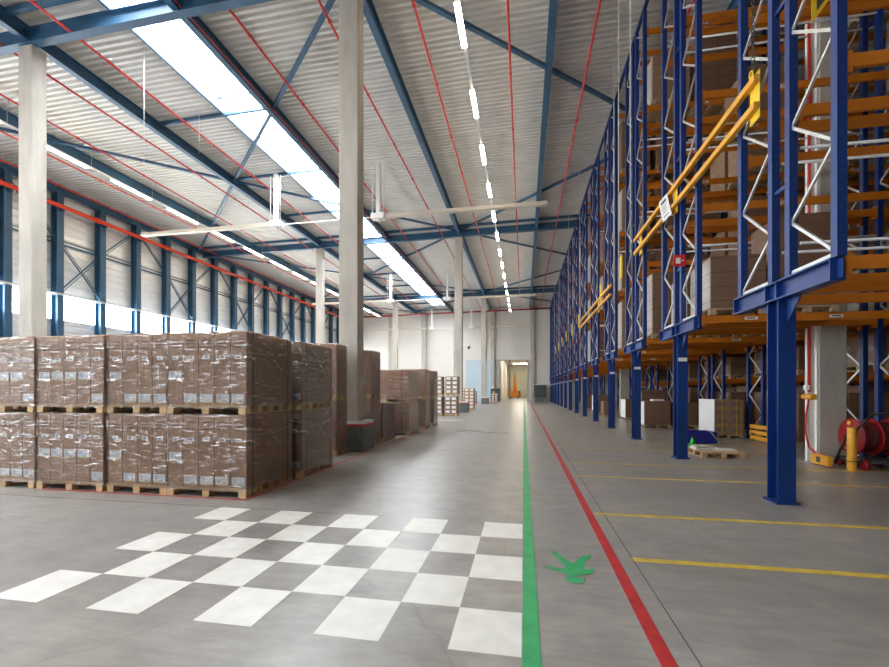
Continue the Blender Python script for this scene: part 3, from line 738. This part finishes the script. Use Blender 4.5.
for r in range(NR):
    yc = RY0+RP*r
    if yc+1.1 > YF: break
    full = r < 8
    t = thing('pallet_rack', f'tall blue and orange pallet rack end facing the aisle, {ORD[r]} nearest the camera', 'pallet rack', (0, yc, 0), 'blue pallet racks')
    link('post', POST, t, (RX[0]+.06, .14, 0)); link('base_plate', POSTBASE, t, (RX[0]+.06, .14, 0)); link('girder', GIRD, t, (RX[0]-.01, 0, 0)); [link('gusset', g_, t, (RX[0]+.05, .12, 0)) for g_ in GUS]
    if r > 0: link('number_plate', PLATE, t, (RX[0]+.06, .16, 0))
    nx = 4 if full else 2
    for xi in range(nx):
        raised = xi == 0
        for y in (-1.02, -.19, .19, 1.02):
            link('upright', um_raised if raised else um_floor, t, (RX[xi], y, 0))
        for y in (-.605, .605):
            link('frame_lacing', (lm_raised if raised else lm_floor)[y > 0], t, (RX[xi]-.01, y, 0))
        if r < 5 and xi < 3:
            for z in (4.1, 6.5, 8.9): MB(M['blue']).box(RX[xi]-.02, RX[xi]+.02, -.19, .19, z, z+.05).build('row_spacer', t)
    for bi_ in range(nx-1 if full else 1):
        zs = list(LV)+[11.58] + ([LOWZ] if bi_ > 0 else [])
        for z in zs:
            for yi, y in enumerate((-1.02, -.19, .19, 1.02)):
                yy = y-.055 if yi in (0, 2) else y+.055
                yy = y
                lab = (1 if z < 3 else 2) if (yi == 0 and r < 5) else (2 if yi == 2 and r < 3 else 0)
                link('beam', BM[(bi_, lab)], t, (RX[bi_], yy, z))
    if r < 5:
        for z in (4.55, 6.8, 8.95, 3.35):
            for y in (-.6, .6):
                MB(M['galv']).cyl((RX[0]+.1, y*.32, z), (RX[3], y*.32, z), .02, 6).build('cross_tube', t)

# loads in the racks
LOADK = [('load_brown', 'brown'), ('load_plain', 'plain brown'), ('load_tan', 'tan'), ('load_pale', 'pale')]
def rack_load(x, y, z, w, d, h, mk, label, white_side=False):
    t = thing('rack_load', label, 'pallet load', (x, y, z), 'carton loads in the racks')
    link('pallet', cached(('rp', w, d), lambda: pallet_mesh(w, d, m='wood_dull')), t)
    link('cartons', cached(('rl', w, d, round(h, 2), mk), lambda: box_mesh('cartons', -w/2+.02, w/2-.02, -d/2+.02, d/2-.02, .125, .125+h, M[mk])), t)
    if white_side:
        link('white_film', cached(('ws', w, d, round(h, 2)), lambda: MB(M['load_pale']).box(-w/2+.005, -w/2+.02, -d/2+.03, d/2-.03, .14, .1+h).mesh('white_film')), t)
    return t
LN = ['portal', 'second', 'third', 'fourth']
rr = random.Random(21)
HS = [1.05, 1.25, 1.45, 1.7]
for r in range(NR):
    yc = RY0+RP*r
    if yc+1.1 > YF: break
    for si, sy in enumerate((-.6, .6)):
        for li, z in enumerate(LV):
            for bi_ in range(2 if r < 5 else 1):
                L = RX[bi_+1]-RX[bi_]
                npos = 3 if r < 6 else 1
                for k in range(npos):
                    if rr.random() < (.12 if li else .2): continue
                    if r == 0 and bi_ == 0 and (k < 1 or li > 0): continue      # bays nearest the aisle stand partly empty
                    if r == 0 and bi_ == 0: continue
                    if r in (1, 2) and li > 0 and rr.random() < .5: continue
                    mk, mw = LOADK[rr.choice([0, 0, 1, 1, 1, 2])]
                    h_ = rr.choice(HS)
                    if r == 1 and bi_ == 0 and k == 0:
                        if li: continue
                        h_ = 1.0
                    x = RX[bi_]+.08+ (L-.1)*(k+.5)/3
                    if abs(x-6.15) < .85 and any(abs(yc+sy-(gy+.15)) < .8 for gy in GRID): continue
                    side = ('near', 'far')[si]; pos = ['aisle end', 'middle', 'inner end'][k]
                    rack_load(x, yc+sy, z, .98, 1.02, h_, mk,
                              f'{mw} load, {LN[li]} level, {side} side of {ORD[r]} rack, {pos} of {("outer","inner")[bi_]} bay', white_side=(k == 0 and (r == 1 or r > 1 and rr.random() < .5)))
# loads standing on the floor and on the low beams inside the inner bays
for r in range(0, 8):
    yc = RY0+RP*r
    for bi_ in (1, 2):
        if bi_ == 2 and r > 4: continue
        for si, sy in enumerate((-.6, .6)):
            for k in range(3):
                for lw_ in (0, 1):
                    if rr.random() < .08 or (r == 1 and k == 0 and bi_ == 1 and lw_ == 0): continue
                    x = RX[bi_]+.08+3.45*(k+.5)/3; mk, mw = LOADK[rr.choice([0, 1, 1])]
                    rack_load(x, yc+sy, LOWZ*lw_, .98, 1.02, rr.choice([1.3, 1.5]) if lw_ == 0 else .62, mk, f'{mw} {("floor","low beam")[lw_]} load, {("near","far")[si]} side of {ORD[r]} rack, {["first","middle","last"][k]} place of {("inner","innermost")[bi_-1]} bay')

# ------------------------------------------------------------------ yellow hung barrier rails in front of the racks
def barrier(y0, y1, x, za, zb_, label, plates, m='yellow'):
    t = thing('hanging_barrier', label, 'barrier', (x, y0, 0))
    L = y1-y0
    for z in (za, zb_):
        o = MB(M[m]).box(-.04, .04, 0, L, z-.05, z+.05).build('rail', t); bevel(o, .008, 1)
    for py in plates:
        o = MB(M['yellow_bright']).box(.045, .06, py-.13, py+.13, zb_-.16, za+.14).build('end_plate', t); bevel(o, .01, 1)
    return t
B1 = barrier(6.65, 13.3, 3.2, 5.87, 5.49, 'yellow two-rail barrier hung on a chain before the nearest racks', (.15, 3.4, 6.2))
ch = MB(M['dark']); z = 6.0; k = 0
while z < 11.9:
    ch.ring((0, .1, z), ((1,0,0) if k % 2 else (0,1,0)), .024, .007, 8, 4); z += .05; k += 1
ch.build('chain', B1)
ck_ = MB(M['yellow_bright']); ck_.ring((-.02, .1, 5.98), (1,0,0), .045, .012, 12, 6); ck_.build('shackle', B1)
sg = MB(M['paper'], M['ink'], M['deep_blue'])
def sheared(u0, u1, v0, v1, x0, x1, mi):      # the sheet hangs askew: u across (towards the camera), v down
    A = Vector((10.8, 5.91)); U = Vector((-.57, -.03)); V = Vector((-.31, -.58)); b0 = len(sg.v)
    for x in (x0, x1):
        for (u_, v_) in ((u0, v0), (u1, v0), (u1, v1), (u0, v1)):
            q = A+U*u_+V*v_; sg.v.append((x, q.x-10.36, q.y-5.6))
    for k in ((0,1,2,3),(7,6,5,4),(0,4,5,1),(1,5,6,2),(2,6,7,3),(3,7,4,0)): sg.f.append(tuple(b0+i for i in k)); sg.mi.append(mi); sg.sm.append(False)
sheared(0, 1, 0, 1, 0, .008, 0); sheared(.2, .8, .14, .26, -.002, 0, 1); sheared(.2, .8, .82, .86, -.002, 0, 2)
for k in range(4): sheared(.2, .75-.1*(k % 2), .36+.1*k, .385+.1*k, -.002, 0, 1)
S_ = sg.build('notice_sign'); S_.location = (3.13, 10.36, 5.6); tag(S_, 'white notice sheet hung askew on the yellow barrier rails', 'sign')
B2 = barrier(16.8, 25.7, 3.2, 5.42, 5.08, 'second yellow two-rail barrier, slightly lower, before the middle racks', (2.9,))
for i, y in enumerate((15.0, 18.9, 26.2, 29.9, 33.6, 37.3, 41.0, 44.7)):
    t = MB(M['yellow_bright']).box(3.17, 3.21, y-.1, y+.1, 5.2, 5.95).build('yellow_marker_plate')
    tag(t, f'yellow upright marker plate hung before the racks, {ORD[i]} from the camera', 'marker plate', 'yellow marker plates')
# yellow triangular plate partly out of the picture
tr = MB(M['yellow_bright'], M['ink'])
def wedge(P0, P1, P2, y, th, mi):
    b0 = len(tr.v)
    for yv in (y, y+th):
        for (x, z) in (P0, P1, P2): tr.v.append((x, yv, z))
    for q in ((0,1,2),(5,4,3),(0,3,4,1),(1,4,5,2),(2,5,3,0)): tr.f.append(tuple(b0+i for i in q)); tr.mi.append(mi); tr.sm.append(False)
wedge((3.556, 6.1), (4.15, 6.93), (3.556, 6.93), 6.1, .01, 0)
wedge((3.61, 6.25), (3.95, 6.72), (3.61, 6.8), 6.095, .006, 1)
tag(tr.build('warning_plate'), 'yellow triangular warning plate with dark centre high in the nearest rack', 'sign')
# red fire-equipment sign
rs = MB(M['sign_red'], M['paper']); rs.box(-.12, .12, -.01, .01, -.12, .12); rs.box(-.07, .02, -.013, -.01, -.06, .06, 1); rs.box(.035, .09, -.013, -.01, -.01, .01, 1)
o = rs.build('fire_point_sign'); o.location = (3.22, 9.72, 4.22); tag(o, 'small red fire point sign on the second rack', 'sign')

# ------------------------------------------------------------------ things on the floor under the racks
def loose_pallet(x, y, w, d, label):
    t = tag(link('wooden_pallet', pallet_mesh(w, d, 3, 3, .13)), label, 'pallet'); t.location = (x, y, 0); t.data.name = 'wooden_pallet'; return t
PL = loose_pallet(4.3, 10.72, .88, .86, 'bare wooden pallet holding flat packs beside the second rack post'); PL.rotation_euler.z = .03
for i, (x, y, w, d, z, h, m, lb) in enumerate(((4.12, 10.8, .5, .4, .13, .05, 'paper', 'thick white flat pack on the left of the bare pallet'), (4.48, 10.7, .42, .3, .13, .025, 'paper', 'thin white sheet on the right of the bare pallet'), (4.08, 10.78, .4, .3, .18, .035, 'load_pale', 'pale board lying on top of the thick white flat pack'))):
    o = MB(M[m]).box(-w/2, w/2, -d/2, d/2, 0, h).build('flat_pack', None, (x, y, z)); bevel(o, .006, 1); tag(o, lb, 'flat pack')
tb = thing('blue_tray', 'deep blue plastic tray on the floor behind the bare pallet', 'tray', (4.86, 13.2, 0))
tm = MB(M['deep_blue']); tm.box(-.36, .36, -.3, .3, .02, .05); tm.box(-.36, .36, -.32, -.28, .02, .33); tm.box(-.36, .36, .28, .32, .02, .33); tm.box(-.38, -.34, -.32, .32, .02, .33); tm.box(.34, .38, -.32, .32, .02, .33)
bevel(tm.build('shell', tb), .01, 1); MB(M['galv']).bar((.2, -.35, .34), (.42, -.35, .03), .04, .02).build('handle', tb)
cn = thing('green_cone', 'small bright green cone beside the bare pallet', 'cone', (4.33, 12.1, 0))
MB(M['green']).cyl((0,0,.02), (0,0,.27), .085, 20, r2=.022).build('cone_body', cn); MB(M['green']).box(-.1, .1, -.1, .1, 0, .02).build('base', cn); MB(M['black']).cyl((0,0,.27), (0,0,.285), .03, 12).build('tip', cn)
# stack with white wrapped side and labelled brown face
ls = thing('labelled_carton_stack', 'brown carton stack with grey labels, yellow straps and white side, on pallet', 'carton pallet', (6.27, 15.2, 0))
link('pallet', pallet_mesh(.82, 1.2, m='wood_dull'), ls)
cmm = box_mesh('carton', -.2, .2, -.58, .58, 0, .262, M['carton_side']); lbm = MB(M['load_pale']).box(-.1, .1, -.004, 0, -.06, .06).mesh('label')
for k in range(4):
    for i in (-1, 1):
        c = link('carton', cmm, ls, (i*.203, 0, .125+.268*k)); link('label', lbm, c, (0, -.58, .14))
MB(M['paper']).box(-.425, -.408, -.59, .59, .06, 1.2).build('white_wrap_side', ls)
ys = MB(M['yellow_bright'])
for x in (-.2, .2): ys.box(x-.008, x+.008, -.592, -.586, .06, 1.21)
for z in (.4, .93): ys.box(-.43, .43, -.592, -.586, z, z+.012)
ys.build('yellow_strap', ls)
def plain_stack(x0, x1, y0, y1, h, lb, white=False, m='load_plain', top=False):
    w, d = x1-x0, y1-y0
    t = thing('floor_carton_load', lb, 'carton pallet', ((x0+x1)/2, (y0+y1)/2, 0), 'carton loads standing under the racks')
    link('pallet', pallet_mesh(w, d, m='wood_dull'), t)
    bevel(MB(M[m]).box(-w/2+.02, w/2-.02, -d/2+.02, d/2-.02, .125, h).build('cartons', t), .015, 1)
    if white: MB(M['paper']).box(-w/2+.0, -w/2+.018, -d/2+.04, d/2-.04, .1, h-.03).build('white_wrap_side', t)
    if top: MB(M['paper']).box(-.1, .3, -.35, .1, h+.001, h+.06).build('paper_on_top', t)
plain_stack(4.68, 5.68, 18.0, 19.1, 1.06, 'plain brown load with papers on top, beside the third rack post', True, top=True)
plain_stack(5.75, 6.65, 18.0, 19.1, 1.02, 'plain brown load right of the one with papers on top')
plain_stack(6.75, 7.45, 18.05, 19.1, .98, 'plain brown load with small labels behind the white sided stack')
plain_stack(4.95, 5.95, 19.5, 20.5, 1.5, 'taller brown load standing behind the one with papers', True, m='load_brown')
plain_stack(5.0, 5.7, 22.6, 23.7, 1.05, 'white wrapped brown load beside the fourth rack post', True)
plain_stack(4.3, 4.8, 24.6, 25.5, .85, 'small brown load at the foot of the second rack column')
plain_stack(4.6, 5.6, 29.5, 30.6, 1.15, 'brown load under the racks behind the fifth rack post', True)
plain_stack(4.5, 5.5, 33.5, 34.5, 1.15, 'brown load under the racks behind the sixth rack post', True)
# stacked yellow guard rails by an upright
yb3 = thing('floor_guard_rail', 'low yellow guard of three stacked rails beside the labelled carton stack', 'guard rail', (6.74, 12.75, 0))
for k in range(3): bevel(MB(M['yellow']).box(-.05, .05, 0, 1.55, .03+.165*k, .145+.165*k).build('rail', yb3), .01, 1)
for y in (.06, 1.42): MB(M['dark']).box(-.03, .03, y, y+.07, 0, .48).build('post', yb3)

# column fittings on the first rack column (x 5.9..6.4, y 9.9..10.3)
u = MB(M['white']); u.box(5.872, 5.897, 9.92, 9.99, 0, 11.6); u.box(5.872, 5.897, 10.22, 10.29, 0, 11.6)
tag(u.build('column_edge_strip'), 'pair of white strips up the aisle face of the rack column', 'strip', kind='structure')
hp = thing('riser_pipe', 'red riser pipe with yellow valve and hose on the rack column', 'pipe', (5.84, 10.1, 0))
MB(M['red_pipe']).cyl((0, 0, 1.45), (0, 0, 11.5), .028, 10).build('pipe', hp)
MB(M['yellow']).cyl((-.03, -.2, 1.36), (-.03, .12, 1.36), .06, 12).build('valve', hp)
MB(M['paper'], M['sign_red']).box(-.08, -.02, -.05, .05, 1.5, 1.6).build('gauge', hp)
MB(M['red_pipe']).tube([(0, 0, 1.35), (-.02, .06, 1.0), (-.02, .08, .6), (0, 0, .3), (.02, -.2, .2), (.03, -.35, .2)], .018, 8).build('hose', hp)
bp_ = thing('yellow_column_bumper', 'low yellow bumper board at the foot of the rack column', 'bumper', (5.79, 9.38, 0))
bevel(MB(M['yellow']).box(-.06, .04, 0, .5, .02, .22).build('board', bp_), .02); MB(M['dark']).box(-.063, -.059, .2, .32, .07, .18).build('worn_patch', bp_)
bo = thing('yellow_bollard', 'yellow steel bollard in front of the red hose drum', 'bollard', (5.98, 9.14, 0))
bevel(MB(M['yellow']).cyl((0,0,0), (0,0,.8), .07, 24).build('tube', bo), .01); MB(M['dark']).cyl((0,0,.17), (0,0,.19), .0706, 24).build('dark_band', bo); MB(M['yellow']).cyl((0,0,0), (0,0,.012), .1, 24).build('base_plate', bo)
# hose drum on its wheeled frame
hr = thing('hose_drum', 'large red hose drum on a black wheeled frame by the rack column', 'hose drum', (6.2, 9.5, 0))
for x in (0, .3, .62):
    f_ = MB(M['drum_red']); f_.cyl((x, 0, .6), (x+.02, 0, .6), .34, 36); f_.ring((x+.01, 0, .6), (1,0,0), .34, .016, 36, 6); f_.build('flange', hr)
for x in (.02, .32): 
    h_ = MB(M['hose']); h_.cyl((x, 0, .6), (x+.28, 0, .6), .26, 32)
    for k in range(6): h_.ring((x+.03+.044*k, 0, .6), (1,0,0), .27, .02, 32, 6)
    h_.build('wound_hose', hr)
MB(M['yellow']).cyl((-.03, .02, .86), (0, .02, .86), .04, 14).build('yellow_cap', hr)
MB(M['black']).tube([(-.08, -.3, .05), (-.08, -.12, .55), (-.06, -.28, .8), (.1, -.38, 1.05), (.75, -.38, 1.12)], .022, 8).build('frame_tube', hr)
MB(M['galv']).tube([(-.1, -.34, .2), (-.1, -.2, .22), (-.1, -.12, .38), (-.1, .0, .38)], .014, 8).build('crank', hr)
MB(M['black']).tube([(-.08, .3, .05), (-.08, 0, .62), (.72, 0, .62), (.72, .3, .05)], .025, 8).build('axle_frame', hr)
for x in (-.02, .62):
    for y in (-.32, .32): MB(M['drum_red']).cyl((x, y, .1), (x+.06, y, .1), .1, 18).build('wheel', hr)
MB(M['dark']).box(-.05, .7, -.3, .3, .13, .19).build('base_frame', hr)

# ------------------------------------------------------------------ camera, sun-less overcast daylight, view
cam = bpy.data.cameras.new('camera'); co = bpy.data.objects.new('camera', cam); COL.objects.link(co)
cam.sensor_width = 36; cam.lens = 425.8/889*36; cam.shift_y = (389.9-333.5)/889; cam.clip_start = .05; cam.clip_end = 300
co.location = (0, 0, 1.5); co.rotation_euler = (PI/2, 0, math.radians(10.54)); SC.camera = co
w = bpy.data.worlds.new('world'); SC.world = w; w.use_nodes = True
w.node_tree.nodes['Background'].inputs[0].default_value = (.86, .92, 1, 1); w.node_tree.nodes['Background'].inputs[1].default_value = 0.55
SC.view_settings.view_transform = 'Standard'; SC.view_settings.look = 'None'; SC.view_settings.gamma = 1; SC.view_settings.use_curve_mapping = False
SC.view_settings.exposure = 0.78
SC.cycles.max_bounces = 8; SC.cycles.diffuse_bounces = 5; SC.cycles.glossy_bounces = 3; SC.cycles.transparent_max_bounces = 12
SC.cycles.use_denoising = True
SC.cycles.sample_clamp_indirect = 6
